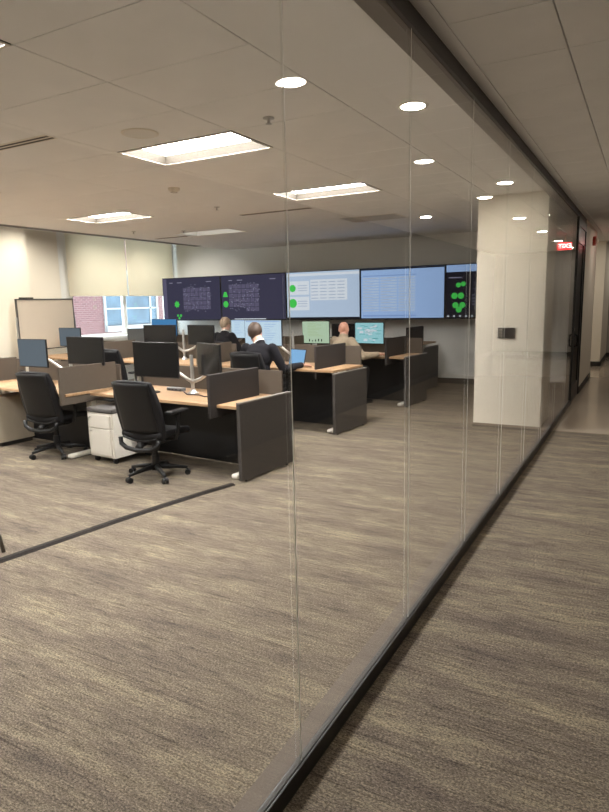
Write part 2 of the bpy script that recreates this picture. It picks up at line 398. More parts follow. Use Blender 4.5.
# ---------------------------------------------------------------- ceiling fixtures
LENS = emis('troffer_lens_glow', WARM, TROFFER_E)
TRW = mat('troffer_white', (.78, .72, .62), .5, var=.02)
PALE_GLOW = emis('troffer_lens_dim', (.92, .96, 1.0), .8)  # faint lens glow added so this fixture reads paler than the ceiling
def troffer(x, y, lit, label):
    t = thing('ceiling_light', label, 'ceiling light', (x, y, ZC), 0, 'recessed ceiling troffers')
    w, d, hh = GX, GY, .085; g = .006
    m = MB()
    m.b2((g, g, 0), (.03, d - g, hh)).b2((w - .03, g, 0), (w - g, d - g, hh)).b2((.03, g, 0), (w - .03, .03, hh)).b2((.03, d - .03, 0), (w - .03, d - g, hh)).b2((g, g, hh), (w - g, d - g, hh + .02))
    m.build('reflector', mat('troffer_baffle', (.021, .0175, .0135), .7, spec=.1) if lit else TRW, t)  # reflector colour darkened on lit fixtures so lens light leaves it beige
    MB().b2((g, g, -.004), (w - g, .026, .0)).b2((g, d - .026, -.004), (w - g, d - g, .0)).b2((g, .026, -.004), (.026, d - .026, .0)).b2((w - .026, .026, -.004), (w - g, d - .026, .0)).build('trim_frame', TRW, t)
    MB().b2((.035, .035, hh - .012), (w - .035, d - .035, hh - .002)).build('lens', LENS if lit else PALE_GLOW, t)
TL = ['lit troffer nearest the glass joint, large in the upper left ceiling', 'lit troffer above the row of desks, second from the camera', 'lit troffer nearest the window shades', 'lit troffer cut off at the top left corner', 'lit troffer behind the camera over the near office', 'lit troffer left of the frame over the near desks', 'lit troffer left of the frame near the camera', 'lit troffer left of the frame behind the camera']
for (x, y), l in zip(LIT, TL): troffer(x, y, True, l)
troffer(*UNLIT[0], False, 'dimmed pale troffer near the rear wall and window corner')
DLENS = emis('downlight_glow', (1.0, .91, .78), DOWN_E)
CLENS = emis('corridor_downlight_glow', (1.0, .91, .79), CORR_E)
def downlight(x, y, label, lens=DLENS, r=.085, group='round downlights'):
    t = thing('downlight', label, 'downlight', (x, y, ZC), 0, group)
    MB().lathe([(r - .012, -.001), (r + .012, -.004), (r + .016, 0), (r + .012, .004)], n=28).build('trim_ring', TRW, t, smooth=True)
    MB().lathe([(.0005, -.003), (r * .6, -.003), (r - .010, -.002), (r - .010, .002)], n=28).build('lens', lens, t)
for x, y, l in ((-1.40, 4.04, 'brightest round downlight on the second glass joint'), (-3.01, 9.31, 'small round downlight farthest back toward the wall displays'), (-1.43, 7.17, 'round downlight in front of the cream column')):
    downlight(x, y, l)
for k in range(9):
    downlight(-.08, -1.55 + 2.395 * k, 'corridor downlight, the %s one from the camera end' % ['first', 'second', 'third', 'fourth', 'fifth', 'sixth', 'seventh', 'eighth', 'ninth'][k], CLENS, .085, 'corridor downlights')
for k, y in enumerate((2.2, 4.1, 6.0, 7.4, 9.4, 10.7)):
    t = thing('wall_washer', 'round wall washer hidden in the window cove, the %s one from the near end' % ['first', 'second', 'third', 'fourth', 'fifth', 'sixth'][k], 'downlight', (-9.25, y, 3.40), 0, 'wall washers in the window cove')
    MB().lathe([(.055, .0), (.06, -.08), (.075, -.08), (.08, .0)], n=20).build('can', TRW, t)
    ld = bpy.data.lights.new('bulb', 'SPOT'); ld.energy = 90; ld.color = (1.0, .93, .83); ld.spot_size = R(150); ld.spot_blend = .9; ld.shadow_soft_size = .05
    link('bulb', ld, t, (0, 0, -.09))
for k, y in enumerate((12.9, 15.1)):  # unseen downlights added to brighten the alcove and the corridor's far end
    downlight(-1.75, y, ['round downlight inside the corridor alcove near the office wall', 'round downlight inside the corridor alcove near its far wall'][k], CLENS, .085, 'alcove downlights')
def slot_vent(x0, x1, y, label):
    t = thing('slot_diffuser', label, 'air vent', ((x0 + x1) / 2, y, ZC), 0, 'linear slot air diffusers'); w = (x1 - x0) / 2
    MB().b2((-w, -.06, -.003), (w, .06, .002)).build('frame', TRW, t)
    for yy in (-.025, .025): MB().b2((-w + .005, yy - .012, -.005), (w - .005, yy + .012, -.0025)).build('slot', GRID, t)
slot_vent(-5.0, -3.87, 3.25, 'two slot black air diffuser at the left edge of the ceiling')
slot_vent(-5.09, -3.97, 7.42, 'slot air diffuser behind the second troffer')
slot_vent(-8.1, -7.35, 9.0, 'slot air diffuser beside the dimmed troffer')
sv = thing('slot_diffuser', 'long grey slot diffuser along the ceiling edge by the window', 'air vent', (XE + .10, 0, ZC), 0, 'linear slot air diffusers')
GREYV = mat('grey_vent', (.23, .22, .21), .5, .2)
MB().b2((-.09, YF + .1, -.006), (.09, 10.7, .002)).build('frame', GREYV, sv)
for xx in (-.045, .035): MB().b2((xx - .014, YF + .12, -.009), (xx + .014, 10.68, -.0055)).build('slot', GRID, sv)
rg = thing('return_grille', 'square return air grille near the rear wall', 'air vent', (-3.68, 8.9, ZC))
MB().b2((-.45, -.28, -.004), (.45, .28, .002)).build('frame', TRW, rg)
for k in range(9): MB().b2((-.42, -.25 + k * .058, -.010), (.42, -.225 + k * .058, -.004)).build('slat', mat('grille_slat', (.55, .52, .48), .6), rg)
sk = thing('ceiling_speaker', 'round flush speaker grille beside the nearest troffer', 'speaker', (-3.28, 3.54, ZC))
MB().lathe([(.0005, -.006), (.10, -.005), (.115, -.005)], n=28).build('grille', mat('speaker_mesh', (.78, .75, .70), .8, var=.15, scale=220), sk, smooth=True)
MB().lathe([(.115, -.006), (.13, -.006), (.135, 0)], n=28).build('rim', TRW, sk, smooth=True)
sd = thing('smoke_detector', 'white smoke detector between the troffers', 'smoke detector', (-4.49, 5.31, ZC))
MB().lathe([(.0005, -.045), (.035, -.045), (.045, -.03), (.06, -.025), (.065, 0)], n=20).build('body', TRW, sd, smooth=True)
MB().lathe([(.03, -.047), (.034, -.047), (.034, -.044)], n=20).build('vent_ring', GREYC, sd)
for x, y, l in ((-4.91, 6.62, 'small pendent sprinkler left of the second troffer'), (-2.31, 3.74, 'small pendent sprinkler right of the nearest troffer'), (-7.6, 7.9, 'small pendent sprinkler close to the window slot diffuser'), (-6.9, 8.35, 'small pendent sprinkler in front of the dimmed troffer')):
    t = thing('sprinkler_head', l, 'sprinkler', (x, y, ZC), 0, 'ceiling sprinklers')
    MB().lathe([(.04, 0), (.038, -.006), (.012, -.008), (.010, -.035), (.0005, -.036)], n=14).build('escutcheon', SILVER, t, smooth=True)
    MB().lathe([(.0005, -.040), (.022, -.040), (.022, -.037), (.0005, -.036)], n=14).build('deflector', SILVER, t)

# exit sign hung in the corridor
def text_mesh(txt, size, name, m, depth=.002):
    cu = bpy.data.curves.new(name, 'FONT'); cu.body = txt; cu.size = size; cu.align_x = 'CENTER'; cu.align_y = 'CENTER'; cu.extrude = depth
    o = bpy.data.objects.new(name, cu); C.objects.link(o); dg = bpy.context.evaluated_depsgraph_get()
    me = bpy.data.meshes.new_from_object(o.evaluated_get(dg)); bpy.data.objects.remove(o); me.materials.clear(); me.materials.append(m); me.name = name
    return me
REDE = emis('exit_red_glow', (1.0, .02, .025), 3.0)
ex = thing('exit_sign', 'red glowing EXIT sign hung from the corridor ceiling, mirrored in the glass', 'exit sign', (-.38, 13.8, 2.655))
MB().b2((-.135, -.02, -.08), (.135, .02, .08), bev=.006).build('housing', TRW, ex)
MB().b2((-.125, -.0225, -.070), (.125, -.0205, .070)).build('lit_face', REDE, ex)
link('lettering', text_mesh('EXIT', .125, 'lettering', emis('exit_letter_glow', (1, .62, .58), 4.0)), ex, (0, -.024, 0), (R(90), 0, 0))
MB().cyl((0, 0, .08), (0, 0, ZC - 2.655), .012, n=10).build('stem', TRW, ex)
hs = thing('alarm_strobe', 'round red fire alarm strobe high on the corridor wall past the door', 'alarm', (XG, 12.75, 2.64), R(90))
MB().cyl((0, .0, 0), (0, -.05, 0), .085, n=24).build('body', mat('alarm_red', (.45, .05, .03), .4), hs, smooth=False)
MB().b2((-.035, -.085, -.05), (.035, -.05, .05), bev=.01).build('strobe_lens', TRW, hs)

# control panel on the column
cpn = thing('control_panel', 'small black wall control panel with a lighter key strip on the column', 'control panel', (-1.51, 7.95, 1.215))
MB().b2((-.04, -.022, -.065), (.10, 0, .065), bev=.004).build('display', mat('dark_display', (.008, .007, .010), .3, spec=.2), cpn)
MB().b2((-.11, -.018, -.065), (-.042, 0, .065), bev=.004).build('key_plate', BLACKP, cpn)
for k in range(3): MB().b2((-.10, -.022, -.045 + k * .036), (-.05, -.017, -.020 + k * .036), bev=.002).build('key', mat('key_tan', (.22, .19, .15), .5), cpn)
#PART2
# ---------------------------------------------------------------- wall displays
TVE = .58
def scol(name, c, s=1.0): return emis('screen_' + name, c, s * TVE)
NAVY = scol('navy', (.050, .048, .085)); NAVY2 = scol('violet_grey', (.115, .105, .175)); SPECK = scol('speck', (.30, .29, .40)); BLK = scol('ink', (.012, .012, .02))
GRN = scol('green', (.07, .62, .10)); PALE = scol('pale', (.50, .62, .80)); PALE2 = scol('pale_blue', (.36, .53, .86)); WHT = scol('white', (.74, .80, .88)); MIDB = scol('mid_blue', (.24, .38, .70)); GREYB = scol('grey_blue', (.38, .46, .62)); PURP = scol('purple', (.30, .16, .32))
TVX = [-10.13 + 1.71 * k for k in range(6)]; TVZ0, TVZ1, TVY = 1.285, 2.28, 11.36
def rect(m, x0, x1, z0, z1, y=0.0): m.quad((x0, y, z0), (x1, y, z0), (x1, y, z1), (x0, y, z1))
def disc(m, x, z, r, y, n=18, star=0):
    vs = []
    for k in range(n):
        rr = r * (1 - (.32 if star and k % 2 else 0)); a = k / n * 2 * math.pi
        vs.append(m.bm.verts.new((x + rr * math.cos(a), y, z + rr * math.sin(a))))
    m.bm.faces.new(vs)
def graphics(name, m, t, y, fn):
    q = MB(); fn(q, y); o = q.build(name, m, t); o['kind'] = 'stuff'; return o
TVL = ['wall display nearest the window showing a dark dashboard with green star shapes', 'second wall display from the window, dark dashboard with a green triangle and circle', 'pale wall display with two green pie charts', 'pale blue wall display with a wide table', 'dark wall display with clusters of green circles beside the column']
for k in range(5):
    x0, x1 = TVX[k] + .006, TVX[k + 1] - .006; w = x1 - x0; hh = TVZ1 - TVZ0
    t = thing('wall_display', TVL[k], 'display screen', (x0, TVY, TVZ0), 0, 'wall displays on the rear wall')
    MB().b2((0, 0, 0), (w, .07, hh), bev=.006).build('housing', BLACKP, t)
    MB().b2((w * .3, .07, hh * .3), (w * .7, YB - TVY, hh * .7)).build('wall_mount', BLACKM, t)
    b = .014
    base = [NAVY, NAVY, PALE, PALE2, BLK][k]
    MB().b2((b, -.0015, b + .01), (w - b, .002, hh - b)).build('screen', base, t)
    rnd = random.Random(20 + k)
    y1, y2 = -.0022, -.003
    if k in (0, 1):
        if k == 0: graphics('side_stripe', NAVY2, t, y1, lambda q, y: rect(q, b, .13, b + .01, hh - b, y))
        gx0, gx1 = (.62, 1.42) if k == 0 else (.22, 1.02)
        def cells(q, y):
            for i in range(7):
                for j in range(5 if k == 0 else 6):
                    if k == 1 and j == 0 and i < 4: continue
                    cx = gx0 + (gx1 - gx0) * i / 7; cz = .20 + .60 * j / 6 + (.06 if k == 0 else 0)
                    rect(q, cx, cx + (gx1 - gx0) / 7 - .012, cz, cz + .086, y)
        graphics('tile_grid', NAVY2, t, y1, cells)
        def specks(q, y):
            for n in range(95):
                cx = rnd.uniform(gx0, gx1); cz = rnd.uniform(.2, .82); l = rnd.uniform(.01, .03); rect(q, cx, cx + l, cz, cz + .012, y)
            for cx, l in ((.22, .10), (.45, .14), (1.3, .15)): rect(q, cx, cx + l, .87, .885, y)
        graphics('fine_text', SPECK, t, y2, specks)
        if k == 0: graphics('green_stars', GRN, t, y2, lambda q, y: [disc(q, .42, .38, .085, y, 14, 1), disc(q, .43, .12, .035, y, 10, 1), disc(q, .52, .12, .04, y, 10, 1), disc(q, .47, .06, .03, y)])
        else:
            def gs(q, y):
                q.bm.faces.new([q.bm.verts.new(p) for p in ((.05, y, .52), (.19, y, .52), (.15, y, .63), (.09, y, .63))]); disc(q, .125, .36, .07, y)
            graphics('green_shapes', GRN, t, y2, gs)
            graphics('status_bar', WHT, t, y2, lambda q, y: rect(q, .35, 1.18, .022, .04, y))
    elif k == 2:
        graphics('cards', WHT, t, y1, lambda q, y: [rect(q, .04, .55, .52, .80, y), rect(q, .04, .55, .20, .48, y), rect(q, .58, 1.42, .40, .82, y), rect(q, b, w - b, .90, .95, y)])
        graphics('rows', GREYB, t, y2, lambda q, y: [rect(q, .60 + (c * .2), .76 + c * .2, .76 - r * .065, .775 - r * .065, y) for r in range(6) for c in range(4)] + [rect(q, .28, .50, .70 - r * .05, .712 - r * .05, y) for r in range(3)] + [rect(q, .28, .50, .38 - r * .05, .392 - r * .05, y) for r in range(3)])
        graphics('pie_charts', GRN, t, y2, lambda q, y: [disc(q, .155, .655, .075, y, 22), disc(q, .155, .345, .095, y, 22)])
        graphics('task_bar', BLK, t, y2, lambda q, y: rect(q, b, w - b, .024, .055, y))
    elif k == 3:
        graphics('header_rows', MIDB, t, y1, lambda q, y: [rect(q, .05, 1.15, .83, .85, y), rect(q, .05, 1.15, .055, .085, y)])
        graphics('table_rows', PALE, t, y1, lambda q, y: [rect(q, .05 + c * .37, .39 + c * .37, .78 - r * .052, .81 - r * .052, y) for r in range(13) for c in range(3)])
        graphics('fine_text', GREYB, t, y2, lambda q, y: [rect(q, .07 + c * .37, .07 + c * .37 + rnd.uniform(.1, .28), .79 - r * .052, .799 - r * .052, y) for r in range(13) for c in range(3)])
        graphics('window_bar', BLK, t, y2, lambda q, y: rect(q, b, w - b, .95, .98, y))
    else:
        graphics('window_bar', PALE2, t, y1, lambda q, y: rect(q, b, w - b, .85, .975, y))
        def gc(q, y):
            for cx, cz in ((.24, .615), (.33, .63)): disc(q, cx, cz, .045, y)
            for cx, cz in ((.17, .42), (.29, .42)): disc(q, cx, cz, .058, y)
            for cx, cz in ((.19, .25), (.255, .17), (.32, .25)): disc(q, cx, cz, .055, y)
        graphics('green_clusters', GRN, t, y2, gc)
        graphics('fine_text', SPECK, t, y2, lambda q, y: [rect(q, .48 + rnd.uniform(0, .1), .6 + rnd.uniform(0, .3), .2 + r * .055, .212 + r * .055, y) for r in range(10)] + [rect(q, .06, .3, .74, .755, y)])
        graphics('purple_cells', PURP, t, y1, lambda q, y: [rect(q, 1.0 + c * .16, 1.14 + c * .16, .25 + r * .14, .36 + r * .14, y) for r in range(4) for c in range(4)])
        graphics('dots', WHT, t, y2, lambda q, y: [disc(q, .06 + i * .11, .05, .018, y, 8) for i in range(14)])

# ---------------------------------------------------------------- desk rows (turned 4.5 degrees)
ROT = R(-4.5); UX = Vector((math.cos(ROT), math.sin(ROT), 0)); UY = Vector((-math.sin(ROT), math.cos(ROT), 0))
ROW = {'A': Vector((-3.19, 4.51, 0)), 'B': Vector((-3.29, 6.69, 0)), 'C': Vector((-3.17, 8.92, 0)), 'D': Vector((-3.45, 10.62, 0))}
def at(row, lx, ly, z=0.0):
    p = ROW[row] + UX * lx + UY * ly; return (p.x, p.y, z)

def desk(row, lx, ly, w, hgt, label, screen_x=None, screen_m=TAUPE, back=True, scr_y=(-.09, .66), d=.78, inset=.22):
    t = thing('desk', label, 'desk', at(row, lx, ly), ROT, 'sit stand desks in rows')
    MB().b2((-w, 0, hgt - .03), (0, d, hgt), bev=.004).build('tabletop', WOOD, t)
    for x in (-.10, -w + inset):
        l = MB().b2((x - .045, d * .5 - .035, .06), (x + .045, d * .5 + .035, hgt - .03), bev=.006).build('leg', WHITEM, t)
        MB().b2((x - .04, .05, .004), (x + .04, d - .03, .05), bev=.018, seg=3).build('foot', WHITEM, l)
    MB().b2((-w + .1, d * .5 - .03, hgt - .09), (-.1, d * .5 + .03, hgt - .03)).build('crossbeam', BLACKM, t)
    MB().b2((-w + .18, d - .30, .015), (-.17, d - .275, hgt - .04), bev=.003).build('modesty_panel', BLACKP, t)
    if back: MB().b2((-w + .02, d - .022, hgt - .12), (-.02, d + .004, hgt + .25), bev=.006).build('back_screen', TAUPE, t)
    if screen_x is not None:
        sy0, sy1 = scr_y
        MB().b2((screen_x - .016, sy0, hgt - .12), (screen_x + .016, sy1, hgt + .29), bev=.006).build('side_screen', screen_m, t)
    return t
def end_panel(row, lx, h1, label, d=.83):
    t = thing('end_panel', label, 'desk panel', at(row, lx, 0), ROT, 'charcoal panels closing the desk rows')
    MB().b2((-.04, 0, .02), (0, d, h1), bev=.004).build('panel', PANEL, t)
    MB().b2((-.041, -.001, h1 - .012), (.001, d + .001, h1 + .003), bev=.002).build('edge_band', mat('edge_grey', (.17, .155, .14), .5), t)
    for y in (.08, d - .08): MB().cyl((-.02, y, 0), (-.02, y, .025), .014, n=10).build('glide', BLACKP, t)
    return t
desk('A', -.05, .01, 2.08, .72, 'oak desk in the nearest row with the white drawer pedestal under it', -.25, CHARF)
desk('A', -2.18, -.26, 1.86, .735, 'oak desk at the far left of the nearest row', -.03, TAUPE, scr_y=(-.05, .70), inset=.055)
desk('A', -4.10, -.26, 1.5, .735, 'oak desk cut by the left edge of the photo', -.02, TAUPE, back=True)
desk('B', -.05, .04, 2.08, .81, 'raised desk of the man in the dark suit', -.27, CHARF, scr_y=(.02, .77))
desk('B', -2.20, .04, 2.05, .80, 'desk behind the nearest row carrying a pair of dark monitors', -.03, TAUPE)
desk('B', -4.32, .04, 2.05, .80, 'desk near the window in the middle row', -.03, TAUPE)
desk('C', -.05, .03, 2.08, .78, 'desk of the bald man in the third row', -.27, CHARF)
desk('C', -2.20, .03, 2.05, .78, 'desk of the man with short fair hair in the third row', -.03, TAUPE)
desk('C', -4.32, .03, 1.75, .78, 'desk near the window in the third row', -.03, TAUPE)
desk('D', -.05, .02, 2.0, .87, 'tall desk by the rear wall beyond the third row', -.25, CHARF, back=False, d=.7)
end_panel('A', 0, .755, 'large charcoal end panel of the nearest desk row')
end_panel('B', 0, .775, 'charcoal end panel of the middle desk row')
end_panel('C', 0, .79, 'charcoal end panel of the third desk row')
end_panel('D', 0, .80, 'charcoal end panel closest to the rear wall', .72)

# storage
def pedestal(loc, rz, label):
    t = thing('drawer_pedestal', label, 'drawer cabinet', loc, rz)
    w, d, h0, h1 = .40, .56, .065, .545
    MB().b2((0, .015, h0), (w, d, h1), bev=.006).build('body', WHITEM, t)
    for z0, z1 in ((.385, .525), (.09, .375)):
        dr = MB().b2((.02, .0, z0), (w - .05, .016, z1), bev=.004).build('drawer', WHITEM, t)
        MB().b2((w - .05, .003, z0), (w - .018, .016, z1), bev=.003).build('finger_pull', mat('pull_beige', (.52, .48, .41), .5), dr)
        MB().cyl((.05, .002, z1 - .03), (.05, -.006, z1 - .03), .011, n=12).build('lock', SILVER, dr)
    MB().b2((-.005, .0, h1), (w + .005, d, h1 + .05), bev=.016, seg=3).build('seat_cushion', GREYC, t)
    for x in (.05, w - .05):
        for y in (.06, d - .06):
            MB().cyl((x - .012, y, .03), (x + .012, y, .03), .03, n=14).b2((x - .02, y - .02, .045), (x + .02, y + .02, .066)).build('caster', BLACKP, t)
    k = MB().tube([(.05, -.006, .495), (.05, -.02, .495), (.05, -.024, .46)], .003, n=6).build('key', SILVER, t)
    return t
pedestal(at('A', -2.0, -.15), ROT, 'white two drawer pedestal with grey cushion beside the near black chair')
cb = thing('storage_cabinet', 'cream low storage cabinet under the far left desk', 'cabinet', at('A', -3.55, -.26), ROT)
MB().b2((-.30, 0, .05), (0, .46, .60), bev=.004).build('body', mat('cream_cabinet', (.50, .43, .33), .6), cb)
MB().b2((-.28, .02, 0), (-.02, .44, .05)).build('plinth', BASEB, cb)
MB().b2((-.295, -.016, .06), (-.005, 0, .59), bev=.003).build('door', mat('cream_cabinet', (.5, .43, .33)), cb)

# ---------------------------------------------------------------- monitors and arms
def dotted(t, mt, name, rects, y):
    q = MB()
    for r in rects: rect(q, r[0], r[1], r[2], r[3], y)
    o = q.build(name, mt, t); o['kind'] = 'stuff'; return o
def monitor(row, lx, ly, zc, yaw, w, h, scr, label, tilt=0.0, look=None):
    """origin on the screen centre axis; faces local -y"""
    p = at(row, lx, ly, zc)
    t = thing('monitor', label, 'monitor', p, ROT + R(yaw), 'computer monitors on desk arms')
    MB().b2((-w / 2, 0, -h / 2), (w / 2, .022, h / 2), bev=.004).build('bezel', BLACKP, t)
    MB().b2((-w * .3, .022, -h * .3), (w * .3, .045, h * .3), bev=.01).build('rear_cover', BLACKP, t)
    MB().b2((-w / 2 + .008, -.0012, -h / 2 + .012), (w / 2 - .008, .002, h / 2 - .008)).build('screen', scr, t)
    MB().cyl((0, .045, 0), (0, .075, 0), .035, n=14).build('mount', SILVER, t)
    rnd = random.Random(int(abs(lx) * 100))
    if look == 'doc':
        dotted(t, scol('doc_text', (.42, .56, .30)), 'text_lines', [(-w * .3, -w * .3 + rnd.uniform(.15, .32), z, z + .007) for z in [h * .38 - k * .027 for k in range(9)]], -.0018)
        dotted(t, BLK, 'bar_chart', [(-w * .25 + k * .06, -w * .25 + k * .06 + .02, -h * .40, -h * .40 + rnd.uniform(.02, .05)) for k in range(5)], -.0018)
    elif look == 'map':
        dotted(t, WHT, 'map_blocks', [(a, a + rnd.uniform(.04, .1), z, z + rnd.uniform(.01, .04)) for a, z in [(rnd.uniform(-.26, .16), rnd.uniform(-.14, .1)) for _ in range(16)]], -.0018)
        dotted(t, scol('teal', (.10, .42, .45)), 'map_lines', [(a, a + rnd.uniform(.03, .12), z, z + .008) for a, z in [(rnd.uniform(-.26, .14), rnd.uniform(-.15, .13)) for _ in range(18)]], -.0019)
    elif look == 'mail':
        dotted(t, PALE2, 'pane_lines', [(-w * .45, w * .45, h * .42, h * .46)] + [(x, x + rnd.uniform(.08, .2), z, z + .006) for x in (-.22, .03) for z in [h * .32 - k * .03 for k in range(8)]], -.0018)
    return t
def arm(row, lx, ly, z0, z1, ends, label):
    """dual monitor arm: base, post and one swooping arm per monitor; ends are (dx, dy, z)"""
    t = thing('monitor_stand', label, 'monitor stand', at(row, lx, ly, z0), ROT, 'silver monitor arms on the desks')
    MB().lathe([(.001, .0), (.062, .0), (.06, .012), (.03, .028), (.022, .05)], n=20).build('base', SILVER, t, smooth=True)
    MB().cyl((0, 0, .02), (0, 0, z1 - z0), .019, n=16).build('post', SILVER, t, smooth=False)
    for dx, dy, z in ends:
        zz = z - z0; b = MB()
        pts = []
        for k in range(9):
            s = k / 8; pts.append((dx * s, dy * s + (.05 * math.sin(math.pi * s)), .13 + (zz - .13) * (s ** 1.6)))
        b.tube(pts, [.020 - .006 * k / 8 for k in range(9)], n=8).ell((0, 0, .13), (.03, .03, .03)).ell((dx, dy, zz), (.024, .024, .024))
        b.build('arm', SILVER, t, smooth=True)
SCR_REFLECT_GLOW = scol('monitor_dim', (.14, .17, .20)); LITW = scol('monitor_white', (.62, .80, .95)); LITG = scol('monitor_green', (.50, .66, .48)); LITC = scol('monitor_cyan', (.36, .70, .76)); LITB = scol('monitor_blue', (.07, .24, .50)); LITL = scol('monitor_laptop', (.28, .55, .90))  # dim grey screen glow stands in for reflected window light
# nearest row, right desk
monitor('A', -1.30, .22, 1.09, 2, .64, .37, SCR_OFF, 'black monitor left of the arm on the nearest oak desk')
monitor('A', -.72, .40, 1.09, -24, .56, .34, SCR_OFF, 'black monitor angled left beside the charcoal side screen')
arm('A', -1.01, .46, .72, 1.13, [(-.29, -.16, 1.09), (.30, .02, 1.09)], 'silver dual monitor arm on the nearest oak desk')
# nearest row, left desk
monitor('A', -3.31, .12, 1.115, 4, .52, .34, SCR_REFLECT_GLOW, 'monitor reflecting grey light above the far left black chair')
monitor('A', -2.47, .24, 1.155, 2, .62, .32, SCR_OFF, 'black monitor behind the taupe side screen of the far left desk')
arm('A', -2.86, .32, .735, 1.08, [(-.45, -.12, 1.115), (.39, -.0, 1.155)], 'silver dual monitor arm behind the taupe side screen')
# middle row
monitor('B', -3.56, .52, 1.175, 2, .70, .34, SCR_OFF, 'dark monitor on the middle row, left of its silver arm')
monitor('B', -2.70, .55, 1.19, -4, .58, .31, SCR_OFF, 'dark monitor on the middle row, right of its silver arm')
arm('B', -3.11, .60, .80, 1.27, [(-.45, .0, 1.175), (.41, .03, 1.19)], 'silver dual monitor arm of the middle row')
monitor('B', -5.90, .55, 1.12, 0, .62, .34, SCR_REFLECT_GLOW, 'monitor reflecting daylight in front of the whiteboard')
arm('B', -5.5, .66, .80, 1.12, [(-.40, -.03, 1.12)], 'silver monitor arm in front of the whiteboard')
monitor('B', -1.36, .36, 1.245, -2, .66, .36, LITW, 'bright white monitor in front of the man in the dark suit', look='mail')
arm('B', -1.0, .56, .81, 1.26, [(-.36, -.13, 1.245)], 'silver monitor arm right of the man in the dark suit')
# third row
monitor('C', -1.98, .55, 1.12, 6, .54, .40, LITG, 'monitor with a green document left of the bald man', look='doc')
monitor('C', -.92, .55, 1.115, -4, .56, .36, LITC, 'monitor with a cyan map right of the bald man', look='map')
monitor('C', -1.45, .60, 1.10, 0, .46, .34, SCR_OFF, 'dark monitor behind the head of the bald man')
arm('C', -1.45, .70, .78, 1.12, [(-.53, -.08, 1.12), (.53, -.08, 1.115)], 'silver monitor arm of the third row behind the bald man')
monitor('C', -3.62, .55, 1.17, 0, .60, .36, LITW, 'bright white monitor of the man with short fair hair', look='mail')
arm('C', -3.9, .64, .78, 1.15, [(.28, -.02, 1.17)], 'silver monitor arm of the fair haired man')
monitor('C', -5.75, .55, 1.19, 0, .74, .36, LITB, 'wide blue lit monitor peeking above the dark middle row monitors')
arm('C', -5.75, .66, .78, 1.15, [(0, -.055, 1.20)], 'silver monitor arm under the wide blue monitor')
# small grey monitor near the window
sm = thing('side_table', 'small pale table under the window', 'table', (-9.85, 10.2, 0), 0)
MB().b2((-.35, -.5, .70), (.35, .5, .73), bev=.004).build('tabletop', WHITEM, sm)
for sx in (-1, 1):
    for s2 in (-1, 1): MB().b2((sx * .31 - .02, s2 * .46 - .02, 0), (sx * .31 + .02, s2 * .46 + .02, .70)).build('leg', WHITEM, sm)
mo = thing('monitor', 'small grey monitor on a stand under the window', 'monitor', (-9.85, 10.2, .73), R(40), 'computer monitors on desk arms')
MB().b2((-.25, 0, .12), (.25, .03, .43), bev=.004).build('bezel', BLACKP, mo)
MB().b2((-.24, -.001, .13), (.24, .002, .42)).build('screen', mat('screen_grey_glare', (.10, .10, .10), .3), mo)
MB().b2((-.03, .03, .0), (.03, .06, .3)).b2((-.12, -.06, 0), (.12, .12, .012)).build('stand', BLACKP, mo)

# laptop of the suited man
lp = thing('laptop', 'open laptop with a blue screen right of the man in the dark suit', 'laptop', at('B', -.80, .20, .81), ROT + R(-16))
MB().b2((-.16, -.12, 0), (.16, .10, .016), bev=.003).build('base', SILVER, lp)
sc = MB().b2((-.16, -.004, 0), (.16, .004, .22), bev=.002).build('lid', BLACKP, lp, (0, .10, .016), (R(-14), 0, 0))
MB().b2((-.150, -.0052, .012), (.150, -.0042, .208)).build('screen', LITL, sc)
MB().b2((-.14, -.02, .016), (.14, .07, .0175)).build('keyboard', BLACKP, lp)

# keyboards, mice and cables on the near desks
def keyboard(row, lx, ly, z, label):
    t = thing('keyboard', label, 'keyboard', at(row, lx, ly, z), ROT, 'keyboards on the near desks')
    MB().b2((-.22, -.065, 0), (.22, .065, .016), bev=.004).build('case', BLACKP, t)
    q = MB()
    for r in range(5):
        for c in range(15): q.b2((-.21 + c * .028, -.058 + r * .023, .016), (-.186 + c * .028, -.039 + r * .023, .021))
    q.build('keys', mat('key_black', (.03, .03, .032), .5), t)['kind'] = 'stuff'
keyboard('A', -1.62, .30, .72, 'black keyboard on the nearest oak desk')
keyboard('A', -3.0, -.02, .735, 'black keyboard on the far left oak desk')
dk = thing('docking_station', 'small dark docking station under the left monitor of the nearest desk', 'dock', at('A', -1.35, .55, .72), ROT)
MB().b2((-.11, -.04, 0), (.11, .04, .035), bev=.006).build('body', mat('dock_grey', (.12, .12, .125), .4), dk)
for k in range(3): MB().b2((-.08 + k * .05, -.042, .012), (-.05 + k * .05, -.039, .022)).build('port', BLACKP, dk)
cbk = MB().tube([at('A', -1.24, .55, .727), at('A', -1.15, .47, .727), at('A', -1.0, .36, .727), at('A', -.85, .38, .727), at('A', -.72, .32, .727), at('A', -.6, .40, .727)], .007, n=6).build('desk_cable', mat('cable_plum', (.035, .02, .028), .5), None, smooth=True)
tag(cbk, 'dark cable lying across the nearest oak desk at the arm base', 'cable')
ph = thing('headset', 'black headset standing on the desk at the left edge', 'headset', at('A', -3.75, .24, .735), ROT)
MB().tube([(-.07 * math.cos(a), 0, .07 + .075 * math.sin(a)) for a in [math.pi * k / 10 for k in range(11)]], .008, n=8).build('headband', BLACKP, ph, smooth=True)
for sx in (-1, 1): MB().cyl((sx * .06, 0, .05), (sx * .085, 0, .05), .036, n=16).ell((sx * .07, 0, .035), (.02, .03, .035)).build('ear_cup', BLACKP, ph)

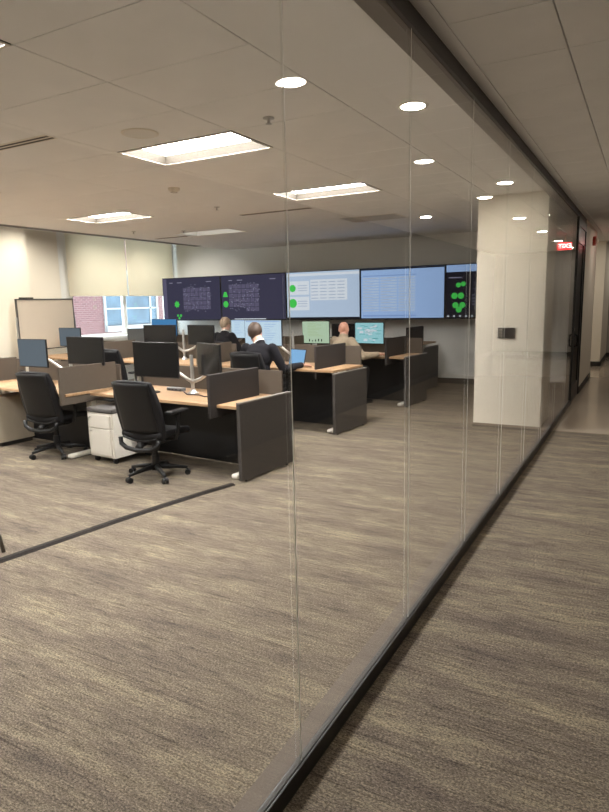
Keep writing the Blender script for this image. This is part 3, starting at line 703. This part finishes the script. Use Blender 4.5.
# ---------------------------------------------------------------- task chairs
def task_chair(name, label, loc, rz, back_h=.98, seat_z=.46):
    """local: sitter faces +y; backrest at -y"""
    t = thing(name, label, 'office chair', loc, rz, 'black office chairs')
    def shell(u, v):
        x = (u - .5) * 2; z = .40 + (back_h - .40) * v
        wdt = .245 + .025 * math.sin(math.pi * min(1, v * 1.15)) - .045 * max(0, v - .75) * 4 * .5
        curve = -.225 - .05 * math.sin(math.pi * v) * .2 + .045 * (x * x) - .10 * (v ** 1.5) + .03 * (1 - v)
        zc = z - (.018 * x * x if v > .9 else 0)
        return Vector((x * wdt, curve, zc)), Vector((0, 1, .1))
    b = MB().grid(shell, 14, 18, .045).build('backrest', BLACKF, t, smooth=True)
    md = b.modifiers.new('bev', 'BEVEL'); md.width = .012; md.segments = 3; md.limit_method = 'ANGLE'; md.angle_limit = R(50)
    # inset rear cover plate and lumbar loop
    def cover(u, v):
        x = (u - .5) * 2 * .86; z = .475 + (back_h - .495) * v; vv = (z - .40) / (back_h - .40)
        curve = -.225 - .05 * math.sin(math.pi * vv) * .2 + .045 * (x * x) - .10 * (vv ** 1.5) + .03 * (1 - vv)
        return Vector((x * .250, curve - .004, z)), Vector((0, -1, 0))
    MB().grid(cover, 12, 12, .006).build('rear_cover', BLACKP, b, smooth=True)
    MB().tube([(-.235, -.205, .42), (-.22, -.215, .36), (-.15, -.225, .325), (0, -.23, .31), (.15, -.225, .325), (.22, -.215, .36), (.235, -.205, .42)], .022, n=8).build('lumbar_frame', BLACKP, t, smooth=True)
    MB().tube([(-.2, -.20, .43), (-.1, -.19, .40), (0, -.185, .39), (.1, -.19, .40), (.2, -.20, .43)], .012, n=6).build('lumbar_bar', BLACKP, t, smooth=True)
    def seatf(u, v):
        x = (u - .5) * 2; y = -.20 + .47 * v
        wd = .235 + .02 * math.sin(math.pi * v)
        return Vector((x * wd, y, seat_z - .05 + .015 * x * x - .03 * max(0, v - .8) * 5 * .5)), Vector((0, 0, 1))
    so = MB().grid(seatf, 10, 10, .065).build('seat', BLACKF, t, smooth=True)
    md = so.modifiers.new('bev', 'BEVEL'); md.width = .025; md.segments = 3; md.limit_method = 'ANGLE'; md.angle_limit = R(50)
    MB().b2((-.12, -.13, seat_z - .12), (.12, .14, seat_z - .05), bev=.02).build('mechanism', BLACKP, t)
    MB().tube([(0, -.10, seat_z - .09), (0, -.19, seat_z - .10), (0, -.225, .33)], .028, n=8, sx=1.5).build('back_bracket', BLACKP, t, smooth=True)
    for s in (-1, 1):
        a = MB().tube([(s * .12, .02, seat_z - .08), (s * .25, .02, seat_z - .06), (s * .285, .02, seat_z + .04), (s * .285, .02, seat_z + .19)], .020, n=8).build('armrest', BLACKP, t, smooth=True)
        MB().b2((s * .285 - .045, -.11, seat_z + .19), (s * .285 + .045, .14, seat_z + .22), bev=.012, seg=3).build('arm_pad', BLACKP, a)
    MB().cyl((0, 0, .10), (0, 0, seat_z - .1), .026, n=14).cyl((0, 0, .09), (0, 0, .22), .036, n=14).build('gas_column', BLACKP, t)
    base = MB().cyl((0, 0, .075), (0, 0, .125), .055, .045, n=16)
    for k in range(5):
        a = R(90 + 72 * k + 20); c, s_ = math.cos(a), math.sin(a)
        base.tube([(c * .03, s_ * .03, .105), (c * .16, s_ * .16, .095), (c * .30, s_ * .30, .072)], [.028, .022, .015], n=8)
    base.build('star_base', BLACKP, t, smooth=True)
    for k in range(5):
        a = R(90 + 72 * k + 20); c, s_ = math.cos(a), math.sin(a); x, y = c * .30, s_ * .30
        q = MB()
        for d_ in (-1, 1): q.cyl((x - s_ * d_ * .008, y + c * d_ * .008, .028), (x - s_ * d_ * .026, y + c * d_ * .026, .028), .028, n=14)
        q.ell((x, y, .042), (.02, .02, .022), u=10, v=6).build('caster', BLACKP, t)
    return t
task_chair('office_chair', 'black office chair nearest the camera, beside the white pedestal', at('A', -.90, -.22), ROT + R(6))
task_chair('office_chair', 'black office chair at the far left desk', at('A', -2.60, -.13), ROT + R(10))
task_chair('office_chair', 'black office chair under the man in the dark suit', at('B', -.95, -.30), ROT + R(2), 1.07, .54)
task_chair('office_chair', 'black office chair under the bald man', at('C', -1.02, -.28), ROT + R(-10), .98, .49)
task_chair('office_chair', 'black office chair under the man with short fair hair', at('C', -3.40, -.30), ROT, 1.02, .54)
task_chair('office_chair', 'empty dark office chair beside the window in the middle row', at('B', -3.42, -.45), ROT + R(12), 1.06, .50)

# ---------------------------------------------------------------- people
def remesh(bm_obj_mesh, voxel, smooth_it=6, ratio=1.0):
    o = bpy.data.objects.new('tmp', bm_obj_mesh); C.objects.link(o)
    m = o.modifiers.new('r', 'REMESH'); m.mode = 'VOXEL'; m.voxel_size = voxel; m.use_smooth_shade = True
    s = o.modifiers.new('s', 'SMOOTH'); s.factor = .5; s.iterations = smooth_it
    if ratio < 1:
        d = o.modifiers.new('d', 'DECIMATE'); d.ratio = ratio
    dg = bpy.context.evaluated_depsgraph_get()
    me = bpy.data.meshes.new_from_object(o.evaluated_get(dg)); bpy.data.objects.remove(o)
    for p in me.polygons: p.use_smooth = True
    return me
def limb(q, pts, rs):
    for p, r in zip(pts, rs): q.ell(p, r, u=12, v=8)
    for i in range(len(pts) - 1): q.cyl(pts[i], pts[i + 1], rs[i], rs[i + 1], n=12)
def hand(q, wrist, fwd, upv, side):
    """palm and five bent fingers; fwd finger direction, upv back of the hand, side +1 thumb toward +lateral"""
    f, u = Vector(fwd).normalized(), Vector(upv).normalized(); l = f.cross(u).normalized(); w = Vector(wrist)
    for k in range(4):
        o = (k - 1.5) * .019
        limb(q, [w + f * .01 + l * o * .7, w + f * .085 + l * o], [.017, .014])
        ln = [.070, .080, .075, .058][k]; b = w + f * .085 + l * o
        limb(q, [b, b + f * ln * .5 - u * .004 + l * o * .12, b + f * ln * .85 - u * .022 + l * o * .15], [.0105, .0095, .008])
    limb(q, [w + f * .02 + l * side * .028, w + f * .055 + l * side * .052 - u * .008, w + f * .09 + l * side * .058 - u * .016], [.014, .0115, .0095])
def person(label, loc, rz, seat, P, top_m, leg_m, hair=None, lean=0.0, collar=None, belt=None):
    """seated figure facing +y; seat = top of seat; P holds head position/turn and hand targets"""
    hip = Vector((0, -.02, seat + .09)); lean_v = Vector((0, math.sin(lean), math.cos(lean)))
    chest = hip + lean_v * .34; neck = hip + lean_v * .52 + Vector((0, .01, 0)); head = Vector(P['head'])
    shl = {s: hip + lean_v * .455 + Vector((s * .19, 0, 0)) for s in (-1, 1)}
    def build(extra):
        q = MB()
        q.ell(hip, (.165 + extra, .125 + extra, .12 + extra)); q.ell(hip + lean_v * .17, (.150 + extra, .110 + extra, .17)); q.ell(chest, (.170 + extra, .118 + extra, .17))
        q.ell(hip + lean_v * .44, (.165 + extra, .085 + extra, .075 + extra))
        return q
    def arms(q, e, hands):
        for s in (-1, 1):
            sh, el, wr = shl[s], Vector(P['elbow'][s]), Vector(P['wrist'][s])
            limb(q, [sh, sh.lerp(el, .5), el], [.058 + e, .050 + e, .042 + e]); limb(q, [el, el.lerp(wr, .4), wr if hands else el.lerp(wr, .93)], [.042 + e, .040 + e, .028 + e])
            if hands: hand(q, wr, P['hdir'][s], (0, -.1, 1), -s)
    def legs(q, e, feet):
        for s in (-1, 1):
            h0 = hip + Vector((s * .085, .0, -.02)); kn = Vector((s * .13, .42, seat + .06)); an = Vector((s * .14, .36, .10))
            limb(q, [h0, h0.lerp(kn, .5), kn], [.085 + e, .075 + e, .058 + e]); limb(q, [kn, kn.lerp(an, .35), an], [.056 + e, .054 + e, .038 + e])
            if feet: limb(q, [an + Vector((0, -.03, -.05)), an + Vector((0, .08, -.058)), an + Vector((0, .15, -.062))], [.034, .034, .026])
    q = build(0); arms(q, 0, True); legs(q, 0, True)
    limb(q, [neck - lean_v * .04, neck + (head - neck) * .55], [.070, .062])
    ht = Matrix.Rotation(P.get('turn', 0), 3, 'Z') @ Matrix.Rotation(-P.get('nod', 0), 3, 'X')
    def hp(x, y, z): return head + ht @ Vector((x, y, z))
    er = ht.to_euler()
    q.ell(head + ht @ Vector((0, -.012, .025)), (.076, .094, .098), er); q.ell(hp(0, .022, -.045), (.060, .070, .075), er); q.ell(hp(0, .05, -.085), (.034, .034, .028), er)
    q.cyl(hp(0, .088, .02), hp(0, .108, -.022), .010, .016, n=8); q.ell(hp(0, .104, -.024), .016)
    q.ell(hp(0, .088, .025), (.05, .018, .012), er); q.ell(hp(0, .084, -.058), (.026, .014, .010), er)
    for s in (-1, 1): q.ell(hp(s * .080, -.008, -.005), (.012, .022, .034), er)
    body = link('person', remesh(q.mesh('person', None), .0062, 4, .45), None, loc, (0, 0, rz)); body.data.materials.clear(); body.data.materials.append(P.get('skin', SKIN))
    tag(body, label, 'person', 'seated office workers')
    for s in (-1, 1): MB().ell(hp(s * .031, .083, .010), .0115, u=10, v=8).build('eye', mat('eye', (.35, .30, .26), .2), body, smooth=True)
    j = build(.018); arms(j, .013, False); limb(j, [neck - lean_v * .10, neck - lean_v * .005], [.095, .074])
    jm = remesh(j.mesh('top', None), .011, 5, .6); jm.materials.clear(); jm.materials.append(top_m); link(P.get('top_name', 'jacket'), jm, body)
    g = MB(); g.ell(hip - Vector((0, 0, .01)), (.180, .140, .105)); legs(g, .012, False)
    gm = remesh(g.mesh('trousers', None), .012, 4, .6); gm.materials.clear(); gm.materials.append(leg_m); link('trousers', gm, body)
    for s in (-1, 1):
        an = Vector((s * .14, .36, .10)); z = MB(); limb(z, [an + Vector((0, -.04, -.05)), an + Vector((0, .08, -.055)), an + Vector((0, .17, -.060))], [.042, .042, .032])
        z.b2(an + Vector((-.04, -.08, -.10)), an + Vector((.04, .2, -.085)), bev=.01); zm = remesh(z.mesh('shoe', None), .012, 3); zm.materials.clear(); zm.materials.append(BLACKP); link('shoe', zm, body)
    if collar:
        u = (head - neck).normalized(); c0 = neck + u * .0
        MB().cyl(c0 + u * .0, c0 + u * .020, .076, .073, n=24, cap=False).build('shirt_collar', collar, body, smooth=True)
    if hair:
        hm, full = hair
        q = MB(); vs = bmesh.ops.create_uvsphere(q.bm, u_segments=28, v_segments=18, radius=1.0)['verts']
        dead = []
        for v in q.bm.verts:
            x, y, z = v.co
            lim = -.97 if y < -.30 else (-.25 if y < .25 else .38)
            if z < lim: dead.append(v)
        bmesh.ops.delete(q.bm, geom=dead, context='VERTS')
        for v in q.bm.verts:
            n_ = 1 + .02 * math.sin(v.co.x * 31 + v.co.y * 17) + .015 * math.sin(v.co.z * 43)
            v.co = Vector((v.co.x * .085 * n_ * full, v.co.y * .103 * n_ * full, v.co.z * .108 * n_ * full))
            v.co = head + ht @ (v.co + Vector((0, -.014, .024)))
        bmesh.ops.solidify(q.bm, geom=q.bm.faces[:], thickness=-.006)
        q.build('hair', hm, body, smooth=True)
    if belt: pass
    return body
SUIT = mat('dark_navy_suit', (.010, .0095, .013), .9, var=.2, scale=60, spec=.2)
SUIT2 = mat('black_jacket', (.009, .0085, .011), .9, var=.2, scale=60, spec=.2)
KHAKI = mat('khaki_shirt', (.36, .29, .21), .85, var=.08, scale=25, spec=.1)
DTR = mat('dark_trousers', (.022, .022, .026), .85, var=.15, scale=50)
WSHIRT = mat('white_shirt', (.78, .76, .72), .7, var=.02)
BROWNH = mat('brown_hair', (.055, .032, .022), .6, var=.35, scale=90)
FAIRH = mat('fair_grey_hair', (.30, .22, .15), .6, var=.3, scale=90)
GREYH = mat('grey_fringe', (.40, .34, .29), .7, var=.25, scale=90)
RED = mat('ruddy_skin', (.60, .30, .21), .45, var=.06, scale=25)
person('man in a dark navy suit with short brown hair facing the bright white monitor', at('B', -.95, -.30), ROT + R(8), .545,
       {'head': (-.10, .125, 1.275), 'nod': R(6), 'elbow': {-1: (-.30, .10, .80), 1: (.30, .12, .82)}, 'wrist': {-1: (-.22, .38, .85), 1: (.42, .42, .85)}, 'hdir': {-1: (.2, 1, -.1), 1: (.45, .9, -.1)}, 'turn': R(24)}, SUIT, DTR, (BROWNH, 1.03), R(8), WSHIRT)
person('bald man in a khaki shirt reaching right across his desk', at('C', -1.0, -.26), ROT + R(-16), .495,
       {'head': (-.03, .10, 1.21), 'nod': R(4), 'elbow': {-1: (-.27, .10, .75), 1: (.36, .13, .80)}, 'wrist': {-1: (-.18, .36, .81), 1: (.44, .40, .825)}, 'hdir': {-1: (.2, 1, -.1), 1: (.5, .9, -.12)}, 'turn': R(18), 'skin': RED, 'top_name': 'shirt'}, KHAKI, DTR, None, R(8), KHAKI)
person('man in a black jacket with short fair hair at the third row', at('C', -3.38, -.30), ROT + R(-6), .545,
       {'head': (-.04, .10, 1.285), 'nod': R(2), 'elbow': {-1: (-.29, .10, .78), 1: (.30, .12, .80)}, 'wrist': {-1: (-.2, .38, .815), 1: (.22, .40, .815)}, 'hdir': {-1: (.2, 1, -.1), 1: (-.1, 1, -.1)}, 'turn': R(6)}, SUIT2, DTR, (FAIRH, 1.02), R(5), WSHIRT)

# ---------------------------------------------------------------- loose things
wbd = thing('whiteboard', 'mobile whiteboard with a dark frame in front of the window wall', 'whiteboard', (-9.70, 7.70, 0), R(90))
MB().b2((-.60, -.012, .92), (.60, .012, 1.80)).build('board', mat('whiteboard_surface', (.60, .52, .42), .35, var=.02), wbd)
MB().b2((-.62, -.018, .90), (-.60, .018, 1.82)).b2((.60, -.018, .90), (.62, .018, 1.82)).b2((-.62, -.018, 1.80), (.62, .018, 1.82)).b2((-.62, -.018, .90), (.62, .018, .92)).build('frame', mat('board_frame_grey', (.09, .085, .085), .4, .4), wbd)
for s in (-1, 1):
    l = MB().b2((s * .63 - .012, -.012, .05), (s * .63 + .012, .012, 1.5)).build('leg', SILVER, wbd)
    MB().b2((s * .63 - .02, -.26, .045), (s * .63 + .02, .26, .075), bev=.006).build('foot', SILVER, l)
    for y in (-.23, .23): MB().cyl((s * .63 - .012, y, .024), (s * .63 + .012, y, .024), .024, n=12).build('caster', BLACKP, l)
for k in range(4):
    MB().cyl((-.54 + k * .075, 0, 1.834), (-.48 + k * .075, 0, 1.834), .013, n=8).build('marker', BLACKP, wbd)
# cable cover on the carpet
pts = [(-3.685, 2.22), (-3.66, 2.37), (-3.60, 2.75), (-3.52, 3.26), (-3.44, 3.68), (-3.35, 4.10), (-3.262, 4.45)]
q = MB(); ring = []
for i, (x, y) in enumerate(pts):
    a, b = pts[max(i - 1, 0)], pts[min(i + 1, len(pts) - 1)]; d = Vector((b[0] - a[0], b[1] - a[1], 0)).normalized(); n_ = Vector((d.y, -d.x, 0))
    ring.append([q.bm.verts.new(Vector((x, y, z)) + n_ * o_) for o_, z in ((-.045, .0), (-.018, .014), (.018, .014), (.045, .0))])
for A, B in zip(ring, ring[1:]):
    for k in range(4): q.bm.faces.new((A[k], A[(k + 1) % 4], B[(k + 1) % 4], B[k]))
q.bm.faces.new(ring[0]); q.bm.faces.new(ring[-1][::-1])
tag(q.build('cable_cover', RUBBER, None), 'dark rubber cable cover curving over the carpet to the nearest end panel', 'cable cover')
# guest chair mostly outside the left edge
gc_ = thing('guest_chair', 'guest chair at the left edge, only its curved bronze leg in view', 'chair', (-4.18, 2.22, 0), R(90))
GM = mat('bronze_tube', (.10, .085, .07), .35, .6)
MB().b2((-.23, -.22, .43), (.23, .22, .47), bev=.02).build('seat', CHARF, gc_)
MB().b2((-.22, -.26, .55), (.22, -.22, .86), bev=.02).build('backrest', CHARF, gc_)
for sx in (-1, 1):
    MB().tube([(sx * .22, -.19, .43), (sx * .235, -.26, .36), (sx * .245, -.33, .22), (sx * .25, -.385, .10), (sx * .25, -.41, .0)], .013, n=8).build('leg', GM, gc_, smooth=True)
    MB().tube([(sx * .22, .19, .43), (sx * .235, .22, .30), (sx * .24, .25, .12), (sx * .24, .26, .0)], .013, n=8).build('leg', GM, gc_, smooth=True)
    MB().tube([(sx * .2, -.2, .44), (sx * .2, -.235, .6)], .012, n=8).build('back_post', GM, gc_)
